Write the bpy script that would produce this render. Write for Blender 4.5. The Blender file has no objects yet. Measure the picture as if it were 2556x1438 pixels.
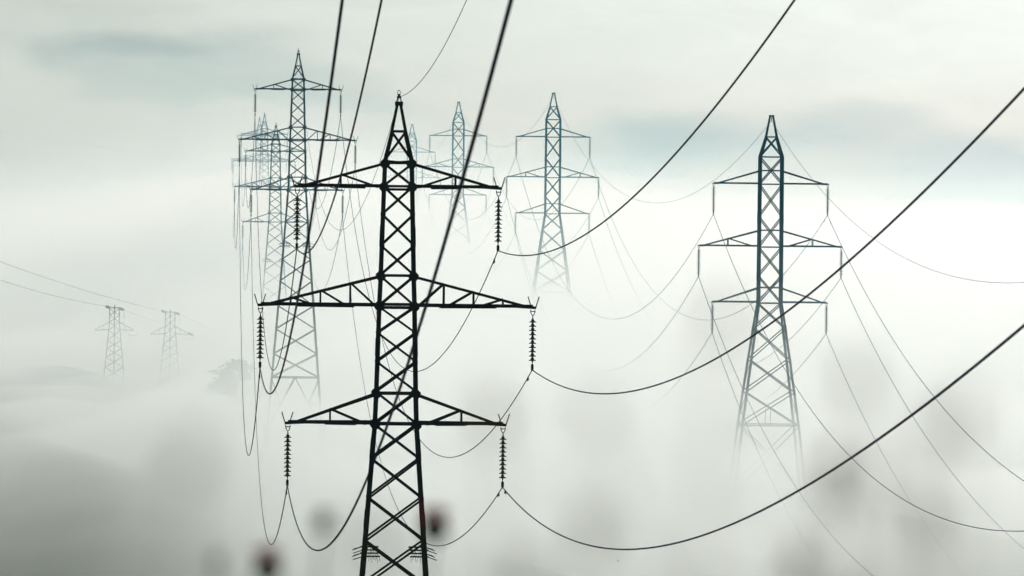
import bpy, math, random
from mathutils import Vector, Matrix, noise

# ------------------------------------------------------------------ camera, sky, sun, exposure
S = bpy.context.scene
COL = S.collection
R = math.radians
CAM_Z = 32.0                      # eye height above the valley datum, metres
FPX, CU, CV, HOR = 17600.0, 1278.0, 719.0, 500.0
PITCH = -math.atan((CV - HOR) / FPX)
ROLL = R(0.62)

cd = bpy.data.cameras.new("camera")
cam = bpy.data.objects.new("camera", cd)
COL.objects.link(cam)
cd.sensor_width = 36.0
cd.lens = 36.0 * FPX / 2556.0
cd.clip_start, cd.clip_end = 0.2, 9000.0
CAM_M = (Matrix.Translation((0, 0, CAM_Z)) @ Matrix.Rotation(R(90) + PITCH, 4, 'X')
         @ Matrix.Rotation(ROLL, 4, 'Z'))
cam.matrix_world = CAM_M
cd.dof.use_dof = True
cd.dof.focus_distance = 275.0
cd.dof.aperture_fstop = 7.1
S.camera = cam

S.view_settings.view_transform = 'Standard'
S.view_settings.look = 'None'
S.view_settings.exposure = 0.11
S.view_settings.gamma = 1.0
S.render.engine = 'CYCLES'
S.cycles.volume_bounces = 12
S.cycles.max_bounces = 14
S.cycles.use_denoising = True
S.cycles.volume_step_rate = 1.0

SUN_EL, SUN_AZ = R(12.5), R(8.5)     # azimuth measured from straight ahead towards the right
SUN_DIR = Vector((math.sin(SUN_AZ) * math.cos(SUN_EL), math.cos(SUN_AZ) * math.cos(SUN_EL), math.sin(SUN_EL)))


def at(u, v, d):
    """a point d metres down the optical axis from the viewpoint"""
    return CAM_M @ Vector(((u - CU) / FPX * d, -(v - CV) / FPX * d, -d))


def rel(p):
    return p - Vector((0, 0, CAM_Z))


def build_world():
    w = bpy.data.worlds.new("World")
    S.world = w
    w.use_nodes = True
    nt = w.node_tree
    nt.nodes.clear()
    N, L = nt.nodes, nt.links

    def node(t, **k):
        n = N.new(t)
        for a, b in k.items():
            setattr(n, a, b)
        return n

    def math_(op, a, b=None, clamp=False):
        n = node('ShaderNodeMath', operation=op, use_clamp=clamp)
        for i, x in enumerate((a, b)):
            if x is None:
                continue
            if isinstance(x, (int, float)):
                n.inputs[i].default_value = x
            else:
                L.new(x, n.inputs[i])
        return n.outputs[0]

    def vmath(op, a, b):
        n = node('ShaderNodeVectorMath', operation=op)
        for i, x in enumerate((a, b)):
            if isinstance(x, (tuple, list, Vector)):
                n.inputs[i].default_value = tuple(x)
            else:
                L.new(x, n.inputs[i])
        return n

    def mix(f, a, b):
        n = node('ShaderNodeMix', data_type='RGBA')
        for i, x in ((0, f), (6, a), (7, b)):
            if isinstance(x, (int, float)):
                n.inputs[i].default_value = x
            elif isinstance(x, (tuple, list)):
                n.inputs[i].default_value = tuple(x) + (1,)
            else:
                L.new(x, n.inputs[i])
        return n.outputs[2]

    tc = node('ShaderNodeTexCoord')
    d = tc.outputs['Generated']
    sep = node('ShaderNodeSeparateXYZ')
    L.new(d, sep.inputs[0])
    # warped direction: ragged cloud edges
    nz = node('ShaderNodeTexNoise', noise_dimensions='3D')
    nz.inputs['Scale'].default_value = 22.0
    nz.inputs['Detail'].default_value = 5.0
    sc = vmath('MULTIPLY', d, (1.0, 1.0, 3.2))
    L.new(sc.outputs[0], nz.inputs['Vector'])
    off = vmath('SUBTRACT', nz.outputs['Color'], (0.5, 0.5, 0.5))
    off2 = vmath('MULTIPLY', off.outputs[0], (0.065, 0.0, 0.025))
    dw = vmath('ADD', d, off2.outputs[0]).outputs[0]

    # overcast base: brighter overhead
    el = math_('MAXIMUM', sep.outputs[2], 0.0)
    lum = math_('ADD', math_('MULTIPLY', el, 0.15), 0.53)
    base = vmath('SCALE', (0.885, 1.0, 0.935), (0, 0, 0))
    L.new(lum, base.inputs['Scale'])
    col = base.outputs[0]
    # soft glow of the hidden sun behind the cloud
    dot = vmath('DOT_PRODUCT', d, SUN_DIR).outputs['Value']
    glow = math_('POWER', math_('MAXIMUM', dot, 0.0), 60.0)
    col = vmath('ADD', col, mix(glow, (0, 0, 0), (1.35, 1.38, 1.35))).outputs[0]

    # banks of darker cloud, each at its own bearing and elevation
    def bank(col, az, elv, wa, we, colour, amount):
        c = Vector((math.sin(R(az)) * math.cos(R(elv)), math.cos(R(az)) * math.cos(R(elv)), math.sin(R(elv))))
        s = vmath('SUBTRACT', dw, c).outputs[0]
        s = vmath('MULTIPLY', s, (1 / math.sin(R(wa)), 2.0, 1 / math.sin(R(we)))).outputs[0]
        ln = vmath('LENGTH', s, (0, 0, 0)).outputs['Value']
        mr = node('ShaderNodeMapRange', interpolation_type='SMOOTHERSTEP')
        L.new(ln, mr.inputs[0])
        mr.inputs[1].default_value, mr.inputs[2].default_value = 0.0, 1.0
        mr.inputs[3].default_value, mr.inputs[4].default_value = amount, 0.0
        return mix(mr.outputs[0], col, colour)

    for b in BANKS:
        col = bank(col, *b)
    # fine streaks
    n2 = node('ShaderNodeTexNoise', noise_dimensions='3D')
    n2.inputs['Scale'].default_value = 46.0
    n2.inputs['Detail'].default_value = 9.0
    n2.inputs['Roughness'].default_value = 0.6
    s2 = vmath('MULTIPLY', dw, (1.0, 1.0, 3.0))
    L.new(s2.outputs[0], n2.inputs['Vector'])
    k = math_('ADD', math_('MULTIPLY', n2.outputs['Fac'], 0.30), 0.85)
    sv = vmath('SCALE', col, (0, 0, 0))
    L.new(k, sv.inputs['Scale'])
    col = sv.outputs[0]

    sky = node('ShaderNodeTexSky', sky_type='NISHITA')
    sky.sun_disc = False
    sky.sun_elevation = SUN_EL
    sky.sun_rotation = SUN_AZ
    sky.air_density, sky.dust_density = 1.0, 0.3
    blue = vmath('SCALE', sky.outputs[0], (0, 0, 0))
    blue.inputs['Scale'].default_value = 0.08
    col = mix(0.985, blue.outputs[0], col)
    bg = node('ShaderNodeBackground')
    L.new(col, bg.inputs[0])
    bg.inputs[1].default_value = 1.0
    out = node('ShaderNodeOutputWorld')
    L.new(bg.outputs[0], out.inputs[0])


#         bearing, elevation, half width, half height (degrees), colour, amount
BANKS = [
    (-2.9, 1.25, 1.9, 0.42, (0.34, 0.42, 0.42), 0.85),
    (-2.2, 0.90, 2.0, 0.30, (0.39, 0.47, 0.45), 0.60),
    (-3.9, 1.70, 2.4, 0.35, (0.46, 0.53, 0.48), 0.50),
    (1.0, 0.40, 1.5, 0.62, (0.44, 0.53, 0.54), 0.95),
    (2.3, 0.55, 1.9, 0.50, (0.50, 0.58, 0.60), 0.85),
    (3.9, 0.22, 1.9, 0.55, (0.52, 0.59, 0.62), 0.90),
    (0.6, 1.60, 2.0, 0.35, (0.66, 0.72, 0.69), 0.15),
]
build_world()

sl = bpy.data.lights.new("sun", 'SUN')
sl.energy = 0.36
sl.angle = R(10)
sl.color = (0.985, 1.0, 0.975)
sun = bpy.data.objects.new("sun", sl)
COL.objects.link(sun)
sun.rotation_euler = (-SUN_DIR).to_track_quat('-Z', 'Y').to_euler()
sun.location = (60, 100, 300)


# ------------------------------------------------------------------ helpers
class MB:
    """collects beams, tubes and faces; build() links them as one mesh object"""

    def __init__(self):
        self.v, self.f = [], []

    def box(self, p, q, w, t, ex=None):
        p, q = Vector(p), Vector(q)
        a = (q - p).normalized()
        ex = Vector(ex) if ex is not None else (Vector((0, 1, 0)) if abs(a.y) < 0.9 else Vector((1, 0, 0)))
        ex = (ex - a * ex.dot(a)).normalized()
        ey = a.cross(ex)
        n = len(self.v)
        for o in (p, q):
            for sx, sy in ((-1, -1), (1, -1), (1, 1), (-1, 1)):
                self.v.append(o + ex * (sx * w / 2) + ey * (sy * t / 2))
        self.f += [(n, n + 3, n + 2, n + 1), (n + 4, n + 5, n + 6, n + 7)]
        for i in range(4):
            j = (i + 1) % 4
            self.f.append((n + i, n + j, n + 4 + j, n + 4 + i))
        return self

    def angle(self, p, q, w, t, e1, e2):
        """an L-section: flanges of width w running from the corner line along e1 and e2"""
        p, q, e1, e2 = Vector(p), Vector(q), Vector(e1), Vector(e2)
        self.box(p + e1 * w / 2, q + e1 * w / 2, w, t, e1)
        self.box(p + e2 * (w / 2 + t / 2), q + e2 * (w / 2 + t / 2), t, w - t, e1)
        return self

    def tube(self, pts, r, n=6, cap=True, up=(0, 0, 1)):
        pts = [Vector(p) for p in pts]
        rs = r if isinstance(r, (list, tuple)) else [r] * len(pts)
        b = len(self.v)
        for i, p in enumerate(pts):
            a = (pts[min(i + 1, len(pts) - 1)] - pts[max(i - 1, 0)]).normalized()
            u = Vector(up)
            if abs(a.dot(u)) > 0.98:
                u = Vector((1, 0, 0))
            e1 = a.cross(u).normalized()
            e2 = e1.cross(a)
            for k in range(n):
                w = 2 * math.pi * k / n
                self.v.append(p + (e1 * math.cos(w) + e2 * math.sin(w)) * rs[i])
        m = len(pts)
        for i in range(m - 1):
            for k in range(n):
                k2 = (k + 1) % n
                self.f.append((b + i * n + k, b + i * n + k2, b + (i + 1) * n + k2, b + (i + 1) * n + k))
        if cap:
            self.f.append(tuple(b + k for k in range(n - 1, -1, -1)))
            self.f.append(tuple(b + (m - 1) * n + k for k in range(n)))
        return self

    def lathe(self, prof, n=16, c=(0, 0, 0)):
        """prof: (radius, z) from top to bottom"""
        c = Vector(c)
        b = len(self.v)
        for r, z in prof:
            for k in range(n):
                w = 2 * math.pi * k / n
                self.v.append(c + Vector((r * math.cos(w), r * math.sin(w), z)))
        m = len(prof)
        for i in range(m - 1):
            for k in range(n):
                k2 = (k + 1) % n
                self.f.append((b + i * n + k, b + (i + 1) * n + k, b + (i + 1) * n + k2, b + i * n + k2))
        self.f.append(tuple(b + k for k in range(n)))
        self.f.append(tuple(b + (m - 1) * n + k for k in range(n - 1, -1, -1)))
        return self

    def plate(self, poly, t, o, e1, e2):
        """a flat polygon of thickness t, given in the e1/e2 plane at o"""
        o, e1, e2 = Vector(o), Vector(e1).normalized(), Vector(e2).normalized()
        nrm = e1.cross(e2)
        b, m = len(self.v), len(poly)
        for s in (-0.5, 0.5):
            for x, y in poly:
                self.v.append(o + e1 * x + e2 * y + nrm * (s * t))
        self.f.append(tuple(b + i for i in range(m - 1, -1, -1)))
        self.f.append(tuple(b + m + i for i in range(m)))
        for i in range(m):
            j = (i + 1) % m
            self.f.append((b + i, b + j, b + m + j, b + m + i))
        return self

    def build(self, name, mat, parent=None, smooth=False):
        me = bpy.data.meshes.new(name)
        me.from_pydata([tuple(p) for p in self.v], [], self.f)
        me.materials.append(mat)
        if smooth:
            me.polygons.foreach_set('use_smooth', [True] * len(me.polygons))
        o = bpy.data.objects.new(name, me)
        COL.objects.link(o)
        if parent:
            o.parent = parent
        return o


def tag(o, label=None, cat=None, group=None, kind=None):
    for k, x in (('label', label), ('category', cat), ('group', group), ('kind', kind)):
        if x:
            o[k] = x
    return o


def empty(name, loc=(0, 0, 0), rz=0.0):
    o = bpy.data.objects.new(name, None)
    o.empty_display_size = 0.5
    COL.objects.link(o)
    o.location = loc
    o.rotation_euler = (0, 0, rz)
    return o


def copy_tree(o, parent=None):
    c = o.copy()
    COL.objects.link(c)
    c.parent = parent
    for ch in list(o.children):
        copy_tree(ch, c)
    return c


def material(name, colour, rough=0.6, metallic=0.0, spec=0.3, var=0.35, scale=6.0, colour2=None):
    m = bpy.data.materials.new(name)
    m.use_nodes = True
    nt = m.node_tree
    b = nt.nodes['Principled BSDF']
    tc = nt.nodes.new('ShaderNodeTexCoord')
    nz = nt.nodes.new('ShaderNodeTexNoise')
    nz.inputs['Scale'].default_value = scale
    nz.inputs['Detail'].default_value = 6
    nt.links.new(tc.outputs['Object'], nz.inputs['Vector'])
    rp = nt.nodes.new('ShaderNodeValToRGB')
    c2 = colour2 or tuple(x * (1 + var) for x in colour)
    c1 = colour if colour2 else tuple(x * (1 - var) for x in colour)
    rp.color_ramp.elements[0].position, rp.color_ramp.elements[1].position = 0.35, 0.68
    rp.color_ramp.elements[0].color = c1 + (1,)
    rp.color_ramp.elements[1].color = c2 + (1,)
    nt.links.new(nz.outputs['Fac'], rp.inputs[0])
    nt.links.new(rp.outputs[0], b.inputs['Base Color'])
    b.inputs['Roughness'].default_value = rough
    b.inputs['Metallic'].default_value = metallic
    b.inputs['Specular IOR Level'].default_value = spec
    return m


STEEL = material('dark_painted_steel', (0.007, 0.0075, 0.009), 0.8, 0, 0.12, 0.4, 3.0)
PORCELAIN = material('dark_glazed_porcelain', (0.012, 0.009, 0.010), 0.45, 0, 0.2, 0.25, 9.0)
WIRE = material('fringe_tinted_conductor', (0.012, 0.006, 0.065), 0.75, 0, 0.12, 0.3, 2.0)  # indigo lens colour fringe painted into the dark cable's base colour
GROUNDM = material('scrub_grass', (0.024, 0.036, 0.012), 0.95, 0, 0.1, 0, 0.06, (0.10, 0.105, 0.04))
FOLIAGE = material('dark_foliage', (0.030, 0.045, 0.025), 0.9, 0, 0.1, 0, 0.7, (0.06, 0.085, 0.04))
BARK = material('bark', (0.05, 0.04, 0.03), 0.95, 0, 0.1)
STEM = material('green_stem', (0.035, 0.055, 0.015), 0.8, 0, 0.2)
PETAL = material('crimson_petal', (0.30, 0.004, 0.010), 0.8, 0, 0.2, 0.3, 60.0)
BRACT = material('brown_green_bract', (0.020, 0.026, 0.009), 0.8, 0, 0.2, 0.3, 60.0)
DRY = material('dry_grass', (0.11, 0.085, 0.040), 0.9, 0, 0.1)
FEATHER = material('dark_feather', (0.02, 0.02, 0.025), 0.8, 0, 0.2)


# ------------------------------------------------------------------ terrain
# places whose ground level is known, (x, y, level relative to the eye), metres
LEVELS = []


def smooth(a, b, x):
    t = max(0.0, min(1.0, (x - a) / (b - a)))
    return t * t * (3 - 2 * t)


def rbf(pts, x, y, sx, sy, base, wb=0.02):
    sw, s = wb, wb * base
    for px, py, h in pts:
        w = math.exp(-((x - px) / sx) ** 2 / 2 - ((y - py) / sy) ** 2 / 2)
        sw += w
        s += w * h
    return s / sw


def ground_rel(x, y):
    far = rbf(LEVELS, x, y, 30, 110, -21.0)
    # hill on the left carrying the two small pylons
    far += 2.6 * smooth(-17, -46, x - (y - 640) * 0.035) * smooth(330, 600, y) * (1 - smooth(720, 1000, y))
    far += 1.3 * math.sin(x * 0.11 + 1.0) * math.sin(y * 0.023) + 0.7 * math.sin(x * 0.31 + y * 0.05)
    t = smooth(14, 235, y)
    near = -1.65 - 0.02 * max(0.0, y)
    return near * (1 - t) ** 1.6 + far * (1 - (1 - t) ** 1.6)


# ------------------------------------------------------------------ pylons
def make_pylon(spec, name):
    """a lattice pylon: base centre at the origin, arms along x, line along y"""
    H, prof, panels, horiz = spec['H'], spec['prof'], spec['panels'], spec['horiz']

    def half(drop):
        for (d0, h0), (d1, h1) in zip(prof, prof[1:]):
            if drop <= d1:
                return h0 + (h1 - h0) * (drop - d0) / (d1 - d0)
        return prof[-1][1]

    def corner(drop, sx, sy, inset=0.0):
        h = half(drop) - inset
        return Vector((sx * h, sy * h, H - drop))

    root = empty(name)
    wl, wb, th = spec['leg'], spec['brace'], 0.014
    for sx in (-1, 1):
        for sy in (-1, 1):
            m = MB()
            for i in range(len(prof) - 1):
                d0, d1 = prof[i][0], prof[i + 1][0]
                w = wl * (0.72 if d1 <= spec['neck'] * 0.72 else 1.0) * (1.12 if d0 > spec['waist'] else 1.0)
                m.angle(corner(d0, sx, sy), corner(d1, sx, sy), w, th * 1.3, (-sx, 0, 0), (0, -sy, 0))
            for d in spec['splice']:      # lapped joints bolted outside the angle
                a, b = corner(d - 0.28, sx, sy, -0.012), corner(d + 0.28, sx, sy, -0.012)
                m.angle(a, b, wl * 1.12, 0.016, (-sx, 0, 0), (0, -sy, 0))
            m.box(corner(prof[-1][0] - 0.35, sx, sy) + Vector((0, 0, 0.1)), corner(prof[-1][0], sx, sy) - Vector((0, 0, 1.4)), 0.5, 0.5)
            m.build('leg', STEEL, root)
    # bracing, one part per face
    for axis in (0, 1):
        for s in (-1, 1):
            m = MB()

            def fc(drop, side, lift=0.0):
                h = half(drop)
                e = h - 0.03 - lift
                return Vector((side * (h - 0.02), s * e, H - drop)) if axis == 0 else Vector((s * e, side * (h - 0.02), H - drop))
            nrm = Vector((0, s, 0)) if axis == 0 else Vector((s, 0, 0))
            for d0, d1 in zip(panels, panels[1:]):
                m.box(fc(d0, -1), fc(d1, 1), th, wb, nrm)
                m.box(fc(d0, 1, 0.02), fc(d1, -1, 0.02), th, wb, nrm)
            for d in horiz:
                m.box(fc(d, -1, 0.038), fc(d, 1, 0.038), th, wb * 1.15, nrm)
            for d0, d1 in spec['kpanels']:
                mid = (fc(d0, -1) + fc(d0, 1)) / 2
                for sd in (-1, 1):
                    m.box(mid, fc(d1, sd), th, wb, nrm)
                    m.box((mid + fc(d1, sd)) / 2, fc((d0 + d1) / 2, sd), th, wb * 0.7, nrm)
                    m.box((mid + fc(d1, sd)) / 2, fc(d0 + (d1 - d0) * .02, sd), th, wb * 0.7, nrm)
            for d0, d1 in spec.get('hangers', []):
                mid = (fc(d1, -1) + fc(d1, 1)) / 2
                for off in (-0.05,):
                    m.box(mid + Vector((off, 0, 0)) if axis == 0 else mid, mid + Vector((0, 0, d1 - d0)), th, wb * 0.6, nrm)
            m.build('bracing', STEEL, root)
    # peak
    m = MB()
    if spec['flat_top']:
        w = prof[0][1]
        m.box((-w - 0.03, 0, H + 0.02), (w + 0.03, 0, H + 0.02), 2 * w + 0.06, 0.12)
        m.tube([(0, 0, H - 0.05), (0, 0, H - 0.32)], 0.035)
        m.tube([(0, -0.16, H - 0.34), (0, 0.16, H - 0.34)], 0.03)
    else:
        w = prof[0][1]
        m.box((0, 0, H - 0.10), (0, 0, H + 0.03), 2 * w + 0.10, 2 * w + 0.10)
        for s in (-1, 1):
            m.box((s * 0.07, 0, H + 0.03), (s * 0.035, 0, H + 0.17), 0.03, 0.035)
        m.box((0, -0.1, H + 0.17), (0, 0.1, H + 0.17), 0.13, 0.07)
        m.box((0, 0, H + 0.17), (0, 0, H + 0.27), 0.07, 0.07)
        m.tube([(0.045 * math.cos(a) - 0.005, 0, H + 0.30 + 0.085 * math.sin(a)) for a in [k * math.pi / 6 - 1.0 for k in range(11)]], 0.011, 5)
    m.build('peak', STEEL, root)
    # gusset plates at the main joints
    if spec['gusset']:
        g = spec['gusset']
        for d, big in spec['gdrops']:
            for sx in (-1, 1):
                for sy in (-1, 1):
                    k = g * big
                    poly = [(-0.62 * k, -0.25 * k), (-0.25 * k, -0.62 * k), (0.3 * k, -0.55 * k), (0.62 * k, -0.15 * k),
                            (0.62 * k, 0.15 * k), (0.3 * k, 0.55 * k), (-0.25 * k, 0.62 * k), (-0.62 * k, 0.25 * k)]
                    c = corner(d, sx, sy)
                    p = MB().plate(poly, 0.02, c + Vector((-sx * wl * 0.5, sy * 0.026, 0)), (-sx, 0, 0), (0, 0, 1))
                    p.build('gusset_plate', STEEL, root)
    # crossarms
    tips = []
    for a in spec['arms']:
        for sx in (-1, 1):
            m = MB()
            du, dl, T = a['up'], a['low'], a['tip']
            tip = Vector((sx * T, 0, H - dl - a.get('droop', 0.0)))
            cw = spec['chord']
            for sy in (-1, 1):
                pu, pl = corner(du, sx, sy, 0.03), corner(dl, sx, sy, 0.03)
                tl = tip + Vector((0, sy * 0.05, 0))
                tu = tip + Vector((-sx * 0.25, sy * 0.05, 0.08))
                m.angle(pl, tl, cw * 1.05, th, (0, 0, 1), (0, -sy, 0))
                m.angle(pu, tu, cw * 0.85, th, (0, 0, -1), (0, -sy, 0))

                def lo(x):
                    return pl.lerp(tl, (abs(x) - abs(pl.x)) / (abs(tl.x) - abs(pl.x)))

                def hi(x):
                    return pu.lerp(tu, (abs(x) - abs(pu.x)) / (abs(tu.x) - abs(pu.x)))
                for x, foot in a['posts']:
                    m.box(lo(x), hi(x), th, wb * 0.75, (0, 1, 0))
                    m.box(hi(x), lo(foot), th, wb * 0.95, (0, 1, 0))
            # plan bracing under the arm and the end plate
            xs = [half(dl) + (T - half(dl)) * k / 4 for k in range(5)]
            for i in range(3):
                k0, k1 = i / 4, (i + 1) / 4
                s0 = half(dl) * (1 - k0) if i % 2 == 0 else -half(dl) * (1 - k0)
                s1 = -half(dl) * (1 - k1) if i % 2 == 0 else half(dl) * (1 - k1)
                m.box((sx * xs[i], s0, H - dl + 0.012), (sx * xs[i + 1], s1, H - dl + 0.012 - a.get('droop', 0.0) * k1), th, 0.05, (0, 0, 1))
            m.box(tip + Vector((-sx * 0.55, 0, 0.035)), tip + Vector((sx * 0.10, 0, 0.0)), 0.16, 0.085, (0, 1, 0))
            if spec['gusset']:
                m.box(tip + Vector((-sx * 1.15, 0, -0.012)), tip + Vector((-sx * (T - half(dl)) * 0.80, 0, -0.022)), 0.10, 0.05, (0, 1, 0))
            arm = m.build('crossarm', STEEL, root)
            if spec['horns']:
                for s2 in (-1, 1):
                    p = tip + Vector((s2 * 0.075 + sx * 0.02, 0, 0.02))
                    MB().tube([p, p + Vector((s2 * 0.10, 0, 0.33))], 0.019, 6).build('bird_guard_rod', STEEL, arm)
            tips.append((sx, tip - Vector((0, 0, 0.06))))
    # climbing guards
    if spec['guard']:
        d = spec['guard']
        rnd = random.Random(4)
        for sx in (-1, 1):
            for sy in (-1, 1):
                m = MB()
                c = corner(d, sx, sy)
                for k, dz in enumerate((0.0, -0.2)):
                    o = c + Vector((0, 0, dz))
                    m.box(o + Vector((-sx * 0.52, sy * 0.03, 0)), o + Vector((sx * 0.06, sy * 0.03, 0)), 0.03, 0.045)
                    m.box(o + Vector((0, -sy * 0.4, 0)), o + Vector((0, sy * 0.1, 0)), 0.03, 0.04, (1, 0, 0))
                    m.tube([o, o + Vector((sx * 0.26, sy * 0.16, -0.08))], 0.014, 4)
                    m.tube([o, o + Vector((sx * 0.32, -sy * 0.1, -0.11))], 0.013, 4)
                    for q in range(7):
                        e = o + Vector((-sx * (0.06 + 0.07 * q), sy * 0.035, 0.04))
                        m.tube([e, e + Vector((rnd.uniform(-.05, .05), rnd.uniform(-.05, .05), -rnd.uniform(.14, .24)))], 0.006, 4)
                m.build('climbing_guard', STEEL, root)
    return root, tips


def dv(v):
    return (v - 258.0) / 80.0


LINE_PYLON = dict(
    H=27.8, leg=0.110, brace=0.068, chord=0.092, neck=dv(404), waist=dv(1061), flat_top=False,
    prof=[(0, 0.075), (dv(330), 0.25), (dv(404), 0.465), (dv(467), 0.49), (dv(690), 0.565), (dv(767), 0.60),
          (dv(980), 0.665), (dv(1061), 0.70), (dv(1352), 0.965), (dv(2161), 1.76), (27.8, 2.08)],
    panels=[dv(v) for v in (330, 404)] + [dv(v) for v in (410, 467, 537, 615, 690, 767, 833, 905, 980, 1061, 1147, 1245, 1352,
                                                          1468, 1594, 1740, 1877, 2023, 2161)],
    horiz=[dv(v) for v in (330, 409, 467, 475, 690, 762, 770, 984, 1060, 2161)],
    kpanels=[(dv(2161), 27.7)],
    gusset=0.235, gdrops=[(dv(v), 1.0) for v in (411, 469, 692, 767, 985, 1062)] + [(dv(v), 0.5) for v in (537, 615, 833, 905, 1147, 1245)],
    splice=[dv(v) for v in (590, 870, 1120, 1300, 1700, 2000)],
    arms=[dict(up=dv(408), low=dv(470), tip=3.14, posts=[(1.79, 0.62)]),
          dict(up=dv(690), low=dv(767), tip=4.25, posts=[(1.46, 0.66), (2.39, 1.56), (3.31, 2.52)]),
          dict(up=dv(984), low=dv(1061), tip=3.36, posts=[(2.05, 0.95)])],
    horns=True, guard=dv(1372))


def da(v):
    return (v - 289.0) / 33.85


FAR_PYLON = dict(
    H=32.8, leg=0.15, brace=0.085, chord=0.115, neck=da(391), waist=da(756), flat_top=True,
    prof=[(0, 0.16), (da(341), 0.45), (da(391), 0.88), (da(459), 0.885), (da(616), 0.895), (da(756), 0.90), (da(818), 1.17),
          (da(897), 1.50), (da(977), 1.82), (da(1060), 2.15), (da(1225), 2.70), (32.8, 3.25)],
    panels=[da(v) for v in (341, 391, 459, 540, 616, 688, 756, 818, 897, 977, 1060, 1225, 1390)],
    horiz=[da(v) for v in (341, 391, 425, 459, 574, 616, 717, 756, 1060, 1225)],
    kpanels=[], gusset=0, gdrops=[], splice=[da(v) for v in (545, 690, 820, 900, 980)],
    hangers=[(da(1020), da(1060))],
    arms=[dict(up=da(425), low=da(459), tip=4.22, posts=[]),
          dict(up=da(574), low=da(615), tip=5.27, posts=[(3.13, 1.2)]),
          dict(up=da(717), low=da(755), tip=4.22, posts=[])],
    horns=False, guard=None)

YAW_A, YAW_B = math.atan((1278 - 556) / FPX), math.atan((1278 - 416) / FPX)
GROUP_A = 'lattice pylons of the left power line'
GROUP_B = 'lattice pylons of the right power line'
#        u of the peak, v of the peak plate, depth, label, short name for the labels of what it carries
ROW_A = [
    (996, 256, 220, 'nearest black lattice pylon, biggest in the picture, with bird guard rods on its arm tips', 'the nearest black pylon'),
    (745, 134, 518, 'tall dark teal pylon behind the left arms of the nearest black pylon', 'the tall teal pylon on the left'),
    (689, 315, 737, 'smaller teal pylon rising directly left of the tall teal pylon', 'the smaller teal pylon beside it'),
    (660.5, 287, 965, 'faint grey pylon, the higher of two overlapping ghostly peaks on the left', 'the higher faint grey pylon'),
    (648, 297, 1100, 'palest grey pylon, the lower of two overlapping ghostly peaks on the left', 'the lower palest grey pylon')]
ROW_B = [
    (1926, 290, 520, 'dark teal flat topped pylon with spreading legs on the right', 'the dark teal right hand pylon'),
    (1382, 233, 807, 'mid teal flat topped pylon with legs fading into fog, right of centre', 'the mid teal pylon'),
    (1145, 255, 1044, 'pale teal flat topped pylon right behind the nearest black pylon', 'the pale teal pylon'),
    (1029, 311, 1275, 'ghostly pale flat topped pylon hidden partly by the nearest black pylon', 'the ghostly pale pylon')]

places = []
for row, spec in ((ROW_A, LINE_PYLON), (ROW_B, FAR_PYLON)):
    for u, v, d, *_ in row:
        b = at(u, v, d) - Vector((0, 0, spec['H']))
        places.append(b)
        LEVELS.append((b.x, b.y, b.z - CAM_Z + 0.1))


# ------------------------------------------------------------------ insulator strings
def make_string(length, ndisc, pitch, rdisc, split, wire_r):
    """hangs from the origin; split: every disc is a part of its own"""
    top = (length - ndisc * pitch) * 0.52
    root = empty('insulator_string') if split else None
    hang = MB()
    hang.tube([(-0.07, 0, 0.0), (-0.065, 0, -0.08), (-0.03, 0, -0.165), (0, 0, -0.185), (0.03, 0, -0.165), (0.065, 0, -0.08), (0.07, 0, 0.0)], 0.016, 6)
    hang.box((-0.085, 0, -0.055), (0.085, 0, -0.055), 0.03, 0.03)
    hang.tube([(0, 0, -0.18), (0, 0, -top)], 0.016, 6)
    core = MB().tube([(0, 0, -top + 0.06), (0, 0, -top - ndisc * pitch - 0.02)], 0.022, 8)
    bot = -top - ndisc * pitch
    cl = MB()
    cl.tube([(0, 0, bot), (0, 0, -length + 0.12)], 0.015, 6)
    cl.box((0, 0, bot - 0.07), (0, 0, bot - 0.13), 0.05, 0.05)
    cl.box((0, 0, -length + 0.18), (0, 0, -length + 0.02), 0.05, 0.085, (0, 1, 0))
    cl.box((0, -0.15, -length + 0.02), (0, 0, -length + 0.035), 0.06, 0.05)
    cl.box((0, 0.15, -length + 0.02), (0, 0, -length + 0.035), 0.06, 0.05)
    dp = [(0.026, 0.0), (0.048, -0.012), (0.056, -pitch * 0.30), (0.045, -pitch * 0.42), (rdisc, -pitch * 0.60), (rdisc, -pitch * 0.78),
          (rdisc * 0.55, -pitch * 0.72), (0.032, -pitch * 0.80), (0.026, -pitch)]
    if split:
        hang.build('shackle', STEEL, root)
        core.build('core_rod', STEEL, root)
        first = None
        for k in range(ndisc):
            if first is None:
                first = MB().lathe(dp, 16).build('disc', PORCELAIN, root, True)
                o = first
            else:
                o = first.copy()
                COL.objects.link(o)
                o.parent = root
            o.location = (0, 0, -top - k * pitch)
        cl.build('suspension_clamp', STEEL, root)
        return root
    m = MB()
    for part in (hang, core, cl):
        n = len(m.v)
        m.v += part.v
        m.f += [tuple(i + n for i in f) for f in part.f]
    for k in range(ndisc):
        m.lathe(dp, 10, (0, 0, -top - k * pitch))
    return m.build('insulator_string', PORCELAIN)


LEN_A, LEN_B = 1.90, 2.20
STR_A = (LEN_A, 10, 0.133, 0.112)
STR_B = (LEN_B, 15, 0.122, 0.145)
proto_str = {}


def hang_string(kind, split, loc, rz, label):
    key = (kind, split)
    if key not in proto_str:
        o = make_string(*(STR_A if kind == 'A' else STR_B), split, 0.014)
        proto_str[key] = o
    else:
        o = copy_tree(proto_str[key])
    o.location = loc
    o.rotation_euler = (0, 0, rz)
    tag(o, label, 'insulator', 'insulator strings on the left line' if kind == 'A' else 'insulator strings on the right line')
    return o


LV = ('top', 'middle', 'bottom')
attach = {}          # (row, index) -> list of seven wire points: six clamps and the peak


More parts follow.
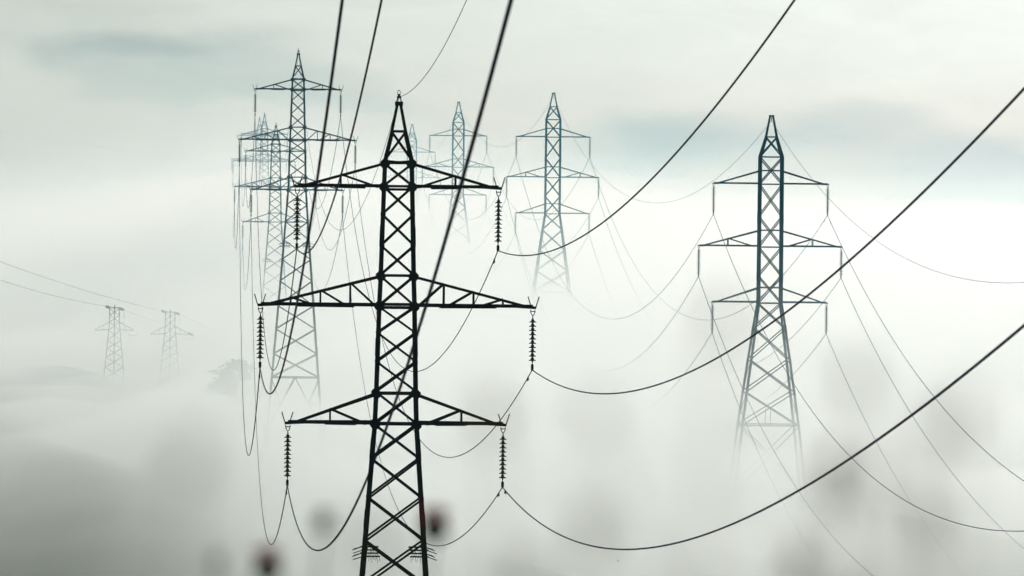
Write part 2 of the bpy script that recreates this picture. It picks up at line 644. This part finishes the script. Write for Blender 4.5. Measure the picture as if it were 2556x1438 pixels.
def raise_row(key, row, spec, yaw, group, n0):
    proto, tips = make_pylon(spec, 'lattice_pylon')
    for i, (u, v, d, label, short) in enumerate(row):
        o = proto if i == 0 else copy_tree(proto)
        b = places[n0 + i]
        o.location = b
        o.rotation_euler = (0, 0, yaw)
        tag(o, label, 'pylon', group)
        M = Matrix.Translation(b) @ Matrix.Rotation(yaw, 4, 'Z')
        pts = []
        for j, (sx, t) in enumerate(tips):
            p = M @ t
            side = 'left' if sx < 0 else 'right'
            split = i < 2
            ins = {'A': 'dark insulator string', 'B': 'slender insulator string'}[key]
            hang_string(key, split, p, yaw, f'{side} {ins} under the {LV[j // 2]} arm of {short}')
            pts.append(p - Vector((0, 0, LEN_A - 0.02 if key == 'A' else LEN_B - 0.02)))
        pts.append(M @ Vector((0, 0, spec['H'] + (0.17 if key == 'A' else -0.34))))
        attach[(key, i)] = pts


raise_row('A', ROW_A, LINE_PYLON, YAW_A, GROUP_A, 0)
raise_row('B', ROW_B, FAR_PYLON, YAW_B, GROUP_B, len(ROW_A))


# ------------------------------------------------------------------ cables
def cable(pts, r, label, group, dampers=(), name='power_cable', sides=8):
    m = MB().tube(pts, r, sides)
    o = m.build(name, WIRE, None, True)
    tag(o, label, 'cable', group)
    for t in dampers:
        # a damper: two weights on a short strand clamped under the cable
        acc, k = 0.0, 0
        while k < len(pts) - 2 and acc + (pts[k + 1] - pts[k]).length < t:
            acc += (pts[k + 1] - pts[k]).length
            k += 1
        a = (pts[k + 1] - pts[k]).normalized()
        p = pts[k] + a * (t - acc)
        dn = Vector((0, 0, -1))
        mm = MB()
        mm.box(p + Vector((0, 0, 0.02)), p + dn * 0.08, 0.04, 0.05)
        mm.tube([p + dn * 0.075 - a * 0.2, p + dn * 0.075 + a * 0.2], 0.008, 5)
        for s in (-1, 1):
            mm.tube([p + dn * 0.075 + a * (s * 0.13), p + dn * 0.075 + a * (s * 0.24)], 0.028, 8)
        mm.build('vibration_damper', STEEL, o)
    return o


def span(p, q, c, n=70):
    """parabola between two points with curvature c per metre"""
    d = q - p
    Lh = math.hypot(d.x, d.y)
    out = []
    for i in range(n + 1):
        t = i / n
        x = p.lerp(q, t)
        x.z -= c * Lh * Lh * t * (1 - t)
        out.append(x)
    return out


def run(p, yaw, s, c, length, n=150):
    """a cable leaving p towards the viewer along the line, slope s and curvature c"""
    dirn = Vector((math.sin(yaw), -math.cos(yaw), 0))
    out = []
    for i in range(n + 1):
        t = length * i / n
        x = p + dirn * t
        x.z += -s * t + c * t * t
        out.append(x)
    return out


R_A, R_B, R_E = 0.018, 0.0225, 0.009
names7 = ['left top', 'right top', 'left middle', 'right middle', 'left bottom', 'right bottom']

# left line: towards the viewer, overhead
for j, p in enumerate(attach[('A', 0)]):
    if j < 6:
        cable(run(p, YAW_A, 0.0079, (0.000403, 0.000428, 0.000386, 0.000428, 0.000413, 0.000430)[j], 236), R_A,
              f'thick near cable rising overhead from the {names7[j]} insulator of the nearest black pylon',
              'near cables passing overhead', () if j in (0, 2, 4) else ((2.2,) if j == 5 else ()))
    else:
        cable(run(p, YAW_A, 0.0079, 0.00049, 236), R_E, 'thin earth wire rising overhead from the peak of the nearest black pylon',
              'near cables passing overhead', name='earth_wire')
GA = 'cables of the left line between its pylons'
for i in range(4):
    s0, s1 = ROW_A[i][4], ROW_A[i + 1][4]
    for j in range(7):
        p, q = attach[('A', i)][j], attach[('A', i + 1)][j]
        if j < 6:
            lab = {0: f'{names7[j]} cable sagging from the nearest black pylon to the tall teal pylon',
                   1: f'{names7[j]} cable sagging from the tall teal pylon to the smaller teal one beside it',
                   2: f'{names7[j]} cable sagging from the smaller teal pylon to the higher faint grey one',
                   3: f'{names7[j]} cable sagging between the two overlapping ghostly grey pylons'}[i]
            cable(span(p, q, 0.000442), R_A if i == 0 else 0.021, lab, GA, ((3.0,) if i == 0 and j in (1, 3, 5, 2, 4) else ()), sides=6)
        else:
            lab = {0: 'thin earth wire from the nearest black pylon peak to the tall teal pylon peak',
                   1: 'thin earth wire from the tall teal pylon peak to the smaller teal peak',
                   2: 'thin earth wire from the smaller teal pylon peak to the higher faint grey peak',
                   3: 'thin earth wire between the two ghostly grey peaks'}[i]
            cable(span(p, q, 0.00036), R_E, lab, GA, name='earth_wire', sides=5)
# right line
for j, p in enumerate(attach[('B', 0)]):
    if j < 6:
        cable(run(p, YAW_B, 0.203, 0.00067, 330, 100), R_B,
              f'{names7[j]} cable dropping to the right foreground from the dark teal right hand pylon',
              'cables dropping from the right hand pylon', (2.5,) if j in (1, 5) else (), sides=6)
    else:
        cable(run(p, YAW_B, 0.150, 0.00055, 330, 100), 0.014, 'thin earth wire dropping right from the peak of the dark teal right hand pylon',
              'cables dropping from the right hand pylon', name='earth_wire', sides=5)
GB = 'cables of the right line between its pylons'
for i in range(3):
    for j in range(7):
        p, q = attach[('B', i)][j], attach[('B', i + 1)][j]
        a, b = (('the dark teal right hand pylon', 'the mid teal pylon'), ('the mid teal pylon', 'the pale teal pylon'),
                ('the pale teal pylon', 'the ghostly pale pylon'))[i]
        if j < 6:
            cable(span(p, q, 0.00061), R_B, f'{names7[j]} cable sagging from {a} to {b}', GB, (2.5,) if i == 0 and j == 1 else (), sides=6)
        else:
            cable(span(p, q, 0.00043), 0.014, f'earth wire from {a} peak to {b} peak', GB, name='earth_wire', sides=5)


# ------------------------------------------------------------------ the two small pylons on the hill
def make_hill_pylon():
    root = empty('hill_pylon')
    H = 9.6
    th = 0.05

    def hw(z):
        return 0.44 if z > H - 1.3 else 0.44 + (H - 1.3 - z) * 0.095
    for sx in (-1, 1):
        for sy in (-1, 1):
            m = MB()
            for z0, z1 in ((H - 0.1, H - 1.3), (H - 1.3, H - 4.2), (H - 4.2, -1.0)):
                m.box((sx * hw(z0 + 1e-6), sy * hw(z0 + 1e-6), z0), (sx * hw(z1), sy * hw(z1), z1), 0.075, 0.075)
            m.build('leg', STEEL, root)
    zs = [H - 0.1, H - 0.7, H - 1.3, H - 2.05, H - 3.0, H - 3.7, H - 4.5, H - 5.4, H - 6.5, H - 7.8, 0.1]
    for axis in (0, 1):
        for s in (-1, 1):
            m = MB()
            for z0, z1 in zip(zs, zs[1:]):
                for a in (-1, 1):
                    e0, e1 = hw(z0) - 0.01 * a, hw(z1) - 0.01 * a
                    p, q = (a * e0, s * e0, z0), (-a * e1, s * e1, z1)
                    if axis:
                        p, q = (p[1], p[0], p[2]), (q[1], q[0], q[2])
                    m.box(p, q, th, th)
            m.build('bracing', STEEL, root)
    m = MB().box((0, 0, 0), (0, 0, H + 0.25), 0.10, 0.10)
    m.build('centre_post', STEEL, root)
    MB().box((-0.6, 0, H), (0.6, 0, H - 0.03), 0.12, 0.10).build('top_beam', STEEL, root)
    for sx in (-1, 1):
        m = MB()
        T = 1.75
        for sy in (-1, 1):
            m.box((sx * 0.5, sy * 0.5, H - 2.0), (sx * T, 0, H - 2.06), 0.07, 0.07)
            m.box((sx * 0.44, sy * 0.44, H - 1.3), (sx * T, 0, H - 2.00), 0.06, 0.06)
            m.box((sx * 0.95, sy * 0.27, H - 2.03), (sx * 0.95, sy * 0.27, H - 1.62), 0.04, 0.04)
        m.box((sx * 0.5, 0, H - 2.02), (sx * T, 0, H - 2.05), 0.05, 0.05)
        m.build('crossarm', STEEL, root)
    # jumper loops
    MB().tube([(0.85, 0.1, H - 0.33), (0.92, 0.1, H - 0.9), (0.86, 0.1, H - 1.35), (0.6, 0.1, H - 1.45), (0.45, 0.1, H - 1.4)], 0.02, 5).build('jumper_wire', WIRE, root)
    MB().tube([(0.95, 0.1, H - 2.1), (1.35, 0.1, H - 2.45), (1.8, 0.1, H - 2.55), (2.2, 0.1, H - 2.35)], 0.02, 5).build('jumper_wire', WIRE, root)
    return root


HP_D = 640
hp_spots = [(286, 768, 'farther left of two small hazy pylons on the foggy hillside'),
            (425, 779, 'right one of two small hazy pylons on the foggy hillside, with a clearer jumper loop')]
hp = None
for i, (u, v, lab) in enumerate(hp_spots):
    t = at(u, v, HP_D + 8 * i)
    hp = make_hill_pylon() if hp is None else copy_tree(hp)
    hp.location = t - Vector((0, 0, 9.6))
    hp.rotation_euler = (0, 0, R(4))
    tag(hp, lab, 'pylon', 'small pylons on the left hillside')
    LEVELS.append((hp.location.x, hp.location.y, hp.location.z - CAM_Z + 0.2))
    which = 'farther left' if i == 0 else 'right'
    D = HP_D + 8 * i

    def strain(p, q, label):
        """an insulator stretched in the run of a cable"""
        m = MB().tube([p, q], 0.03, 6)
        a = (q - p)
        for k in range(7):
            c = p + a * (0.15 + 0.1 * k)
            m.tube([c - a.normalized() * 0.03, c + a.normalized() * 0.03], 0.13, 10)
        o = m.build('strain_insulator', PORCELAIN)
        return tag(o, label, 'insulator', 'strain insulators on the small hill pylons')
    e = [at(u - 10, v + 1, D), at(u - 25, v - 4, D), at(u + 10, v + 1, D), at(u + 26, v + 7, D)]
    strain(e[0], e[1], f'left strain insulator on top of the {which} small hill pylon')
    strain(e[2], e[3], f'right strain insulator on top of the {which} small hill pylon')
    far_l = at(-160, 590 if i else 640, D - 120)
    far_r = at(900, 935 if i else 930, D + 150)
    cable(span(far_l, e[1], 0.00012, 40), 0.014, f'thin hazy cable descending from the left edge to the {which} small hill pylon',
          'cables of the small hill pylons', sides=5)
    cable(span(e[3], far_r, 0.00012, 40), 0.014, f'thin hazy cable running down right from the {which} small hill pylon into fog',
          'cables of the small hill pylons', sides=5)
    if i == 1:
        a0, a1 = at(u + 43, v + 51, D), at(u + 60, v + 60, D)
        strain(a0, a1, 'strain insulator at the right arm tip of the right small hill pylon')
        cable(span(a1, at(900, 985, D + 150), 0.0001, 30), 0.014, 'thin hazy cable leaving the right arm tip of the right small hill pylon',
              'cables of the small hill pylons', sides=5)
cable(span(at(-300, 282, 900), at(640, 420, 1010), 0.00006, 40), 0.0055, 'very faint wire slanting across the pale sky at the left edge', sides=5, group=None)


# ------------------------------------------------------------------ ground
def grid_mesh(name, xs, ys, hf):
    v, f = [], []
    for y in ys:
        for x in xs:
            v.append((x, y, hf(x, y)))
    n = len(xs)
    for j in range(len(ys) - 1):
        for i in range(n - 1):
            f.append((j * n + i, j * n + i + 1, (j + 1) * n + i + 1, (j + 1) * n + i))
    return v, f


def axis(stops):
    out = []
    for a, b, n in stops:
        out += [a + (b - a) * k / n for k in range(n)]
    return out + [stops[-1][1]]


gx = axis([(-900, -160, 18), (-160, -70, 22), (-70, 60, 65), (60, 160, 20), (160, 900, 15)])
gy = axis([(-80, 20, 14), (20, 260, 40), (260, 1300, 150), (1300, 2000, 24), (2000, 4400, 16)])
gv, gf = grid_mesh('ground', gx, gy, lambda x, y: CAM_Z + ground_rel(x, y))
m = MB()
m.v, m.f = [Vector(p) for p in gv], gf
tag(m.build('ground', GROUNDM, None, True), None, None, None, 'structure')


# ------------------------------------------------------------------ trees on the hill
def make_tree(h, w, seed, label, loc, group):
    rnd = random.Random(seed)
    root = empty('hill_tree', loc)
    tag(root, label, 'tree', group)
    t = MB()
    t.tube([(0, 0, -0.5), (0.03 * h, 0, h * 0.35), (0.0, 0.02 * h, h * 0.85)], [h * 0.035, h * 0.026, h * 0.008], 7)
    blobs = []
    for k in range(9):
        a, z = rnd.uniform(0, 6.28), rnd.uniform(0.35, 0.95) * h
        rr = w * 0.5 * rnd.uniform(0.45, 0.95) * (1 - 0.55 * max(0, z / h - 0.6) / 0.4)
        e = Vector((math.cos(a) * rr, math.sin(a) * rr, z))
        t.tube([(0, 0, z * 0.72), e * 0.6 + Vector((0, 0, z * 0.34)), e], [h * 0.014, h * 0.009, h * 0.004], 5)
        blobs.append((e, w * rnd.uniform(0.13, 0.25)))
    blobs.append((Vector((0, 0, h * 0.95)), w * 0.17))
    t.build('trunk', BARK, root)
    c = MB()
    for e, r in blobs:
        for _ in range(150):
            d = Vector((rnd.gauss(0, 1), rnd.gauss(0, 1), rnd.gauss(0, 0.6)))
            p = e + d * r * 0.6
            s = rnd.uniform(0.14, 0.30) * (0.6 + h / 12)
            a = Vector((rnd.uniform(-1, 1), rnd.uniform(-1, 1), rnd.uniform(-.5, .5))).normalized()
            b = a.cross(Vector((rnd.uniform(-1, 1), rnd.uniform(-1, 1), 1))).normalized()
            n = len(c.v)
            c.v += [p - a * s, p + b * s * 0.45, p + a * s, p - b * s * 0.45]
            c.f.append((n, n + 1, n + 2, n + 3))
    c.build('crown', FOLIAGE, root)
    return root


GT = None
for i, (u, v, d, w, lab) in enumerate([
        (585, 901, 574, 3.5, 'spiky ragged tree in fog right of the small hill pylons')]):
    p = at(u, v, d)
    gz = CAM_Z + ground_rel(p.x, p.y) - 0.1
    make_tree(max(2.0, p.z - gz), w, 11 + i, lab, Vector((p.x, p.y, gz)), GT)


# ------------------------------------------------------------------ plants close to the viewpoint, far out of focus
def flower(u, v, d, r, label, petal, seed, seedhead=False):
    rnd = random.Random(seed)
    top = at(u, v, d)
    base = Vector((top.x + rnd.uniform(-.12, .12), top.y + rnd.uniform(-.1, .1), CAM_Z + ground_rel(top.x, top.y) - 0.02))
    root = empty('wild_flower', base)
    tag(root, label, 'flower', 'blurred wild flowers in the foreground')
    t = top - base
    MB().tube([Vector((0, 0, 0)), Vector((t.x * .2, t.y * .2, t.z * .5)), t - Vector((0, 0, r))], [0.004, 0.003, 0.0022], 6).build('stem', STEM, root, True)
    for k in range(3):
        m = MB()
        z = t.z * (0.2 + 0.2 * k)
        a = rnd.uniform(0, 6.28)
        q = Vector((t.x * z / t.z * .6, t.y * z / t.z * .6, z))
        e = Vector((math.cos(a), math.sin(a), 0))
        s = Vector((-e.y, e.x, 0))
        n = len(m.v)
        m.v += [q, q + e * .05 + s * .012 + Vector((0, 0, .03)), q + e * .14 + Vector((0, 0, .03)), q + e * .05 - s * .012 + Vector((0, 0, .03))]
        m.f += [(n, n + 1, n + 2, n + 3)]
        m.build('leaf', STEM, root)
    hd = MB().lathe([(r * .15, r * .35), (r * .7, r * .3), (r, -r * .2), (r * .85, -r * .75), (r * .3, -r * 1.1)], 14).build('flower_head', BRACT, root, True)
    hd.location = t
    m = MB()
    for k in range(46):
        a = rnd.uniform(0, 6.28)
        sp = rnd.uniform(0.1, 1.0)
        p0 = Vector((math.cos(a) * r * .4 * sp, math.sin(a) * r * .4 * sp, r * .25))
        p1 = p0 + Vector((math.cos(a) * r * 0.9 * sp, math.sin(a) * r * 0.9 * sp, r * rnd.uniform(.5, 1.1)))
        m.tube([p0, p0.lerp(p1, .6) + Vector((0, 0, r * .1)), p1], [r * .05, r * .07, r * .03], 4)
    m.build('petal_tuft', petal, hd)
    return root


flower(1085, 1312, 9.0, 0.0195, 'blurred dark red flower head right beside the nearest pylon leg', PETAL, 1)
flower(668, 1412, 8.6, 0.0185, 'blurred dark red and green flower head at the bottom left of the nearest pylon', PETAL, 2)
flower(806, 1303, 7.6, 0.0105, 'blurred pale grey flower head left of the nearest pylon', DRY, 3)
flower(540, 1400, 7.0, 0.0065, 'faintest blurred flower head low at the left bottom edge', DRY, 5)


def grass(u, v, d, w, label, seed):
    """a dry branching weed stalk with loose seed clusters"""
    rnd = random.Random(seed)
    top = at(u, v, d)
    base = Vector((top.x + rnd.uniform(-.10, .10), top.y, CAM_Z + ground_rel(top.x, top.y) - 0.02))
    root = empty('weed_stalk', base)
    tag(root, label, 'weed stalk', 'blurred dry weed stalks close to the lens')
    t = top - base
    bend = rnd.uniform(-.05, .05)
    line = [Vector((t.x * f * f + bend * math.sin(f * 3.14), t.y * f, t.z * f)) for f in (0, .2, .4, .6, .8, .92, 1)]
    MB().tube(line, [0.0022, 0.002, 0.0019, 0.0017, 0.0014, 0.0011, 0.0008], 6).build('stem', DRY, root, True)
    heads = [(line[-1], 1.0)]
    for k in range(5):
        f = 0.70 + 0.055 * k
        o = Vector((t.x * f * f + bend * math.sin(f * 3.14), t.y * f, t.z * f))
        sd = rnd.choice((-1, 1))
        e = o + Vector((sd * rnd.uniform(.02, .075), rnd.uniform(-.05, .05), rnd.uniform(.03, .11)))
        MB().tube([o, o.lerp(e, .5) + Vector((sd * .006, 0, -.004)), e], [0.0011, 0.0009, 0.0006], 5).build('branch', DRY, root, True)
        heads.append((e, rnd.uniform(.45, .95)))
    for c0, sc in heads:
        m = MB()
        for k in range(26):
            c = c0 + Vector((rnd.gauss(0, .45), rnd.gauss(0, .45), rnd.uniform(-2.6, .3))) * (w * sc)
            e = Vector((rnd.uniform(-1, 1), rnd.uniform(-1, 1), rnd.uniform(.2, 1.6))).normalized()
            m.tube([c, c + e * w * .4, c + e * w * .8], [w * .05, w * .2, w * .03], 5)
        m.build('seed_cluster', DRY, root)
    return root


for i, (u, v, d, w, lab) in enumerate([
        (1232, 1000, 3.2, 0.0070, 'grey weed stalk smudge just right of the nearest pylon'),
        (1805, 760, 3.0, 0.0070, 'grey weed stalk smudge left of the right hand pylon legs'),
        (2140, 900, 3.1, 0.0070, 'grey weed stalk smudge right of the right hand pylon legs'),
        (2075, 1160, 3.8, 0.0105, 'darkest brown grey weed stalk smudge at the bottom right'),
        (2400, 1010, 3.0, 0.0065, 'faint weed stalk smudge near the right edge'),
        (2000, 1370, 4.2, 0.0095, 'low brown weed stalk smudge on the bottom edge at right'),
        (2320, 1270, 3.6, 0.0080, 'short weed stalk smudge low between the dropping cables at right'),
        (470, 1130, 2.8, 0.0070, 'broad faint weed stalk smudge over the dark murk at lower left'),
        (1480, 1300, 3.4, 0.0080, 'faint weed stalk smudge under the lowest right cable')]):
    grass(u, v, d, w, lab, 40 + i)


# ------------------------------------------------------------------ birds
def bird(u, v, d, span_, label, rz):
    root = empty('bird', at(u, v, d), rz)
    tag(root, label, 'bird', 'tiny birds in the fog')
    s = span_
    MB().tube([(-.32 * s, 0, .02 * s), (-.2 * s, 0, 0), (0, 0, -.01 * s), (.18 * s, 0, .01 * s), (.27 * s, 0, .03 * s)],
              [.02 * s, .05 * s, .075 * s, .055 * s, .015 * s], 8).build('body', FEATHER, root, True)
    for k in (-1, 1):
        m = MB()
        pts = [(.12 * s, 0, .02 * s), (.14 * s, k * .25 * s, .11 * s), (.0, k * .5 * s, .06 * s), (-.03 * s, k * .26 * s, .09 * s), (-.08 * s, 0, .01 * s)]
        m.v += [Vector(p) for p in pts] + [Vector(p) - Vector((0, 0, .015 * s)) for p in pts]
        m.f += [(0, 1, 2, 3, 4), (9, 8, 7, 6, 5)] + [(i, 5 + i, 5 + (i + 1) % 5, (i + 1) % 5) for i in range(5)]
        m.build('wing', FEATHER, root)
    return root


bird(1543, 1400, 290, 0.16, 'tiny dark bird in the fog under the lowest right cable', R(25))
bird(199, 123, 500, 0.10, 'tiny dark speck of a bird high at the upper left', R(70))


# ------------------------------------------------------------------ air: haze box and fog banks
def volume_mat(name, colour, density, aniso=0.0):
    m = bpy.data.materials.new(name)
    m.use_nodes = True
    nt = m.node_tree
    nt.nodes.clear()
    pv = nt.nodes.new('ShaderNodeVolumePrincipled')
    out = nt.nodes.new('ShaderNodeOutputMaterial')
    pv.inputs['Color'].default_value = colour + (1,)
    pv.inputs['Density'].default_value = density
    pv.inputs['Anisotropy'].default_value = aniso
    pv.inputs['Absorption Color'].default_value = (1, 1, 1, 1)
    nt.links.new(pv.outputs[0], out.inputs['Volume'])
    return m


hz = MB().box((0, -90, CAM_Z - 10), (0, 4450, CAM_Z - 10), 1900, 140, (1, 0, 0))
tag(hz.build('haze', volume_mat('haze_air', (0.34, 0.80, 1.0), 0.00004, 0.6)), 'thin pale haze filling the whole valley', None, None, 'stuff')

# top of the fog where it is known, (x, y, level relative to the eye)
FOG = []
for u, v, d in ((740, 680, 518), (1920, 940, 520), (687, 620, 737), (1380, 680, 807), (1145, 600, 1044), (1029, 490, 1275),
                (660, 390, 965), (640, 380, 1100), (350, 880, 644), (60, 845, 640), (20, 835, 580), (300, 580, 1000), (60, 600, 1000), (250, 545, 1500), (480, 540, 1250), (1560, 780, 650), (2300, 640, 800), (1700, 600, 900), (2450, 590, 1200), (2000, 560, 1500), (1300, 1060, 400), (1650, 1020, 430),
                (200, 1130, 420), (2300, 1280, 400), (1900, 1290, 400), (700, 1080, 420)):
    p = rel(at(u, v, d))
    FOG.append((p.x, p.y, p.z))


def fog_top(x, y, lift):
    far = rbf(FOG, x, y, 14, 85, -1.0 - 12.0 * smooth(-25, -70, x) - 7.0 * smooth(25, 80, x), 0.004)
    g = ground_rel(x, y)
    start = 240 + 95 * smooth(-6, -26, x) + 45 * smooth(4, 16, x)
    ramp = smooth(start - 30, start + 150, y)
    end = 1 - smooth(1500, 3800, y) * 0.9
    top = g - 1.5 + (far + lift - (g - 1.5)) * ramp * (0.35 + 0.65 * end)
    q = Vector((x * 0.055, y * 0.0105, lift * 1.7))
    top += (2.3 * noise.noise(q) + 1.3 * noise.noise(q * 2.7) + 0.6 * noise.noise(q * 6.1)) * ramp
    return top


def fog_bank(label, lift, density, colour=(1.0, 1.0, 1.0), aniso=0.85):
    xs = axis([(-800, -120, 12), (-120, -60, 12), (-60, 60, 48), (60, 120, 12), (120, 800, 12)])
    ys = axis([(225, 700, 60), (700, 1400, 60), (1400, 4000, 26)])
    v, f = grid_mesh('fog', xs, ys, lambda x, y: CAM_Z + fog_top(x, y, lift))
    n, k = len(xs), len(v)
    v += [(x, y, CAM_Z - 62 + lift * 0.2) for x, y, z in v]
    f += [tuple(k + i for i in reversed(q)) for q in f]
    nx, ny = len(xs), len(ys)
    for i in range(nx - 1):
        a, b = i, i + 1
        f.append((b, a, k + a, k + b))
        a, b = (ny - 1) * nx + i, (ny - 1) * nx + i + 1
        f.append((a, b, k + b, k + a))
    for j in range(ny - 1):
        a, b = j * nx, (j + 1) * nx
        f.append((a, b, k + b, k + a))
        a, b = j * nx + nx - 1, (j + 1) * nx + nx - 1
        f.append((b, a, k + a, k + b))
    m = MB()
    m.v, m.f = [Vector(p) for p in v], f
    o = m.build('fog_bank', volume_mat('fog_air', colour, density, aniso))
    tag(o, label, None, 'fog lying in the valley', 'stuff')


fog_bank('thinnest high veil of mist over the valley', 22.0, 0.00042, (0.16, 0.74, 1.0), 0.6)
fog_bank('faint mist above the fog in the valley', 13.5, 0.0002)
fog_bank('thin upper layer of the fog lying over the valley', 9.0, 0.0005)
fog_bank('upper middle layer of the fog lying in the valley', 5.5, 0.0013)
fog_bank('lower middle layer of the fog lying in the valley', 2.0, 0.0040)
fog_bank('dense white core of the fog hiding the pylon feet', -2.0, 0.022)
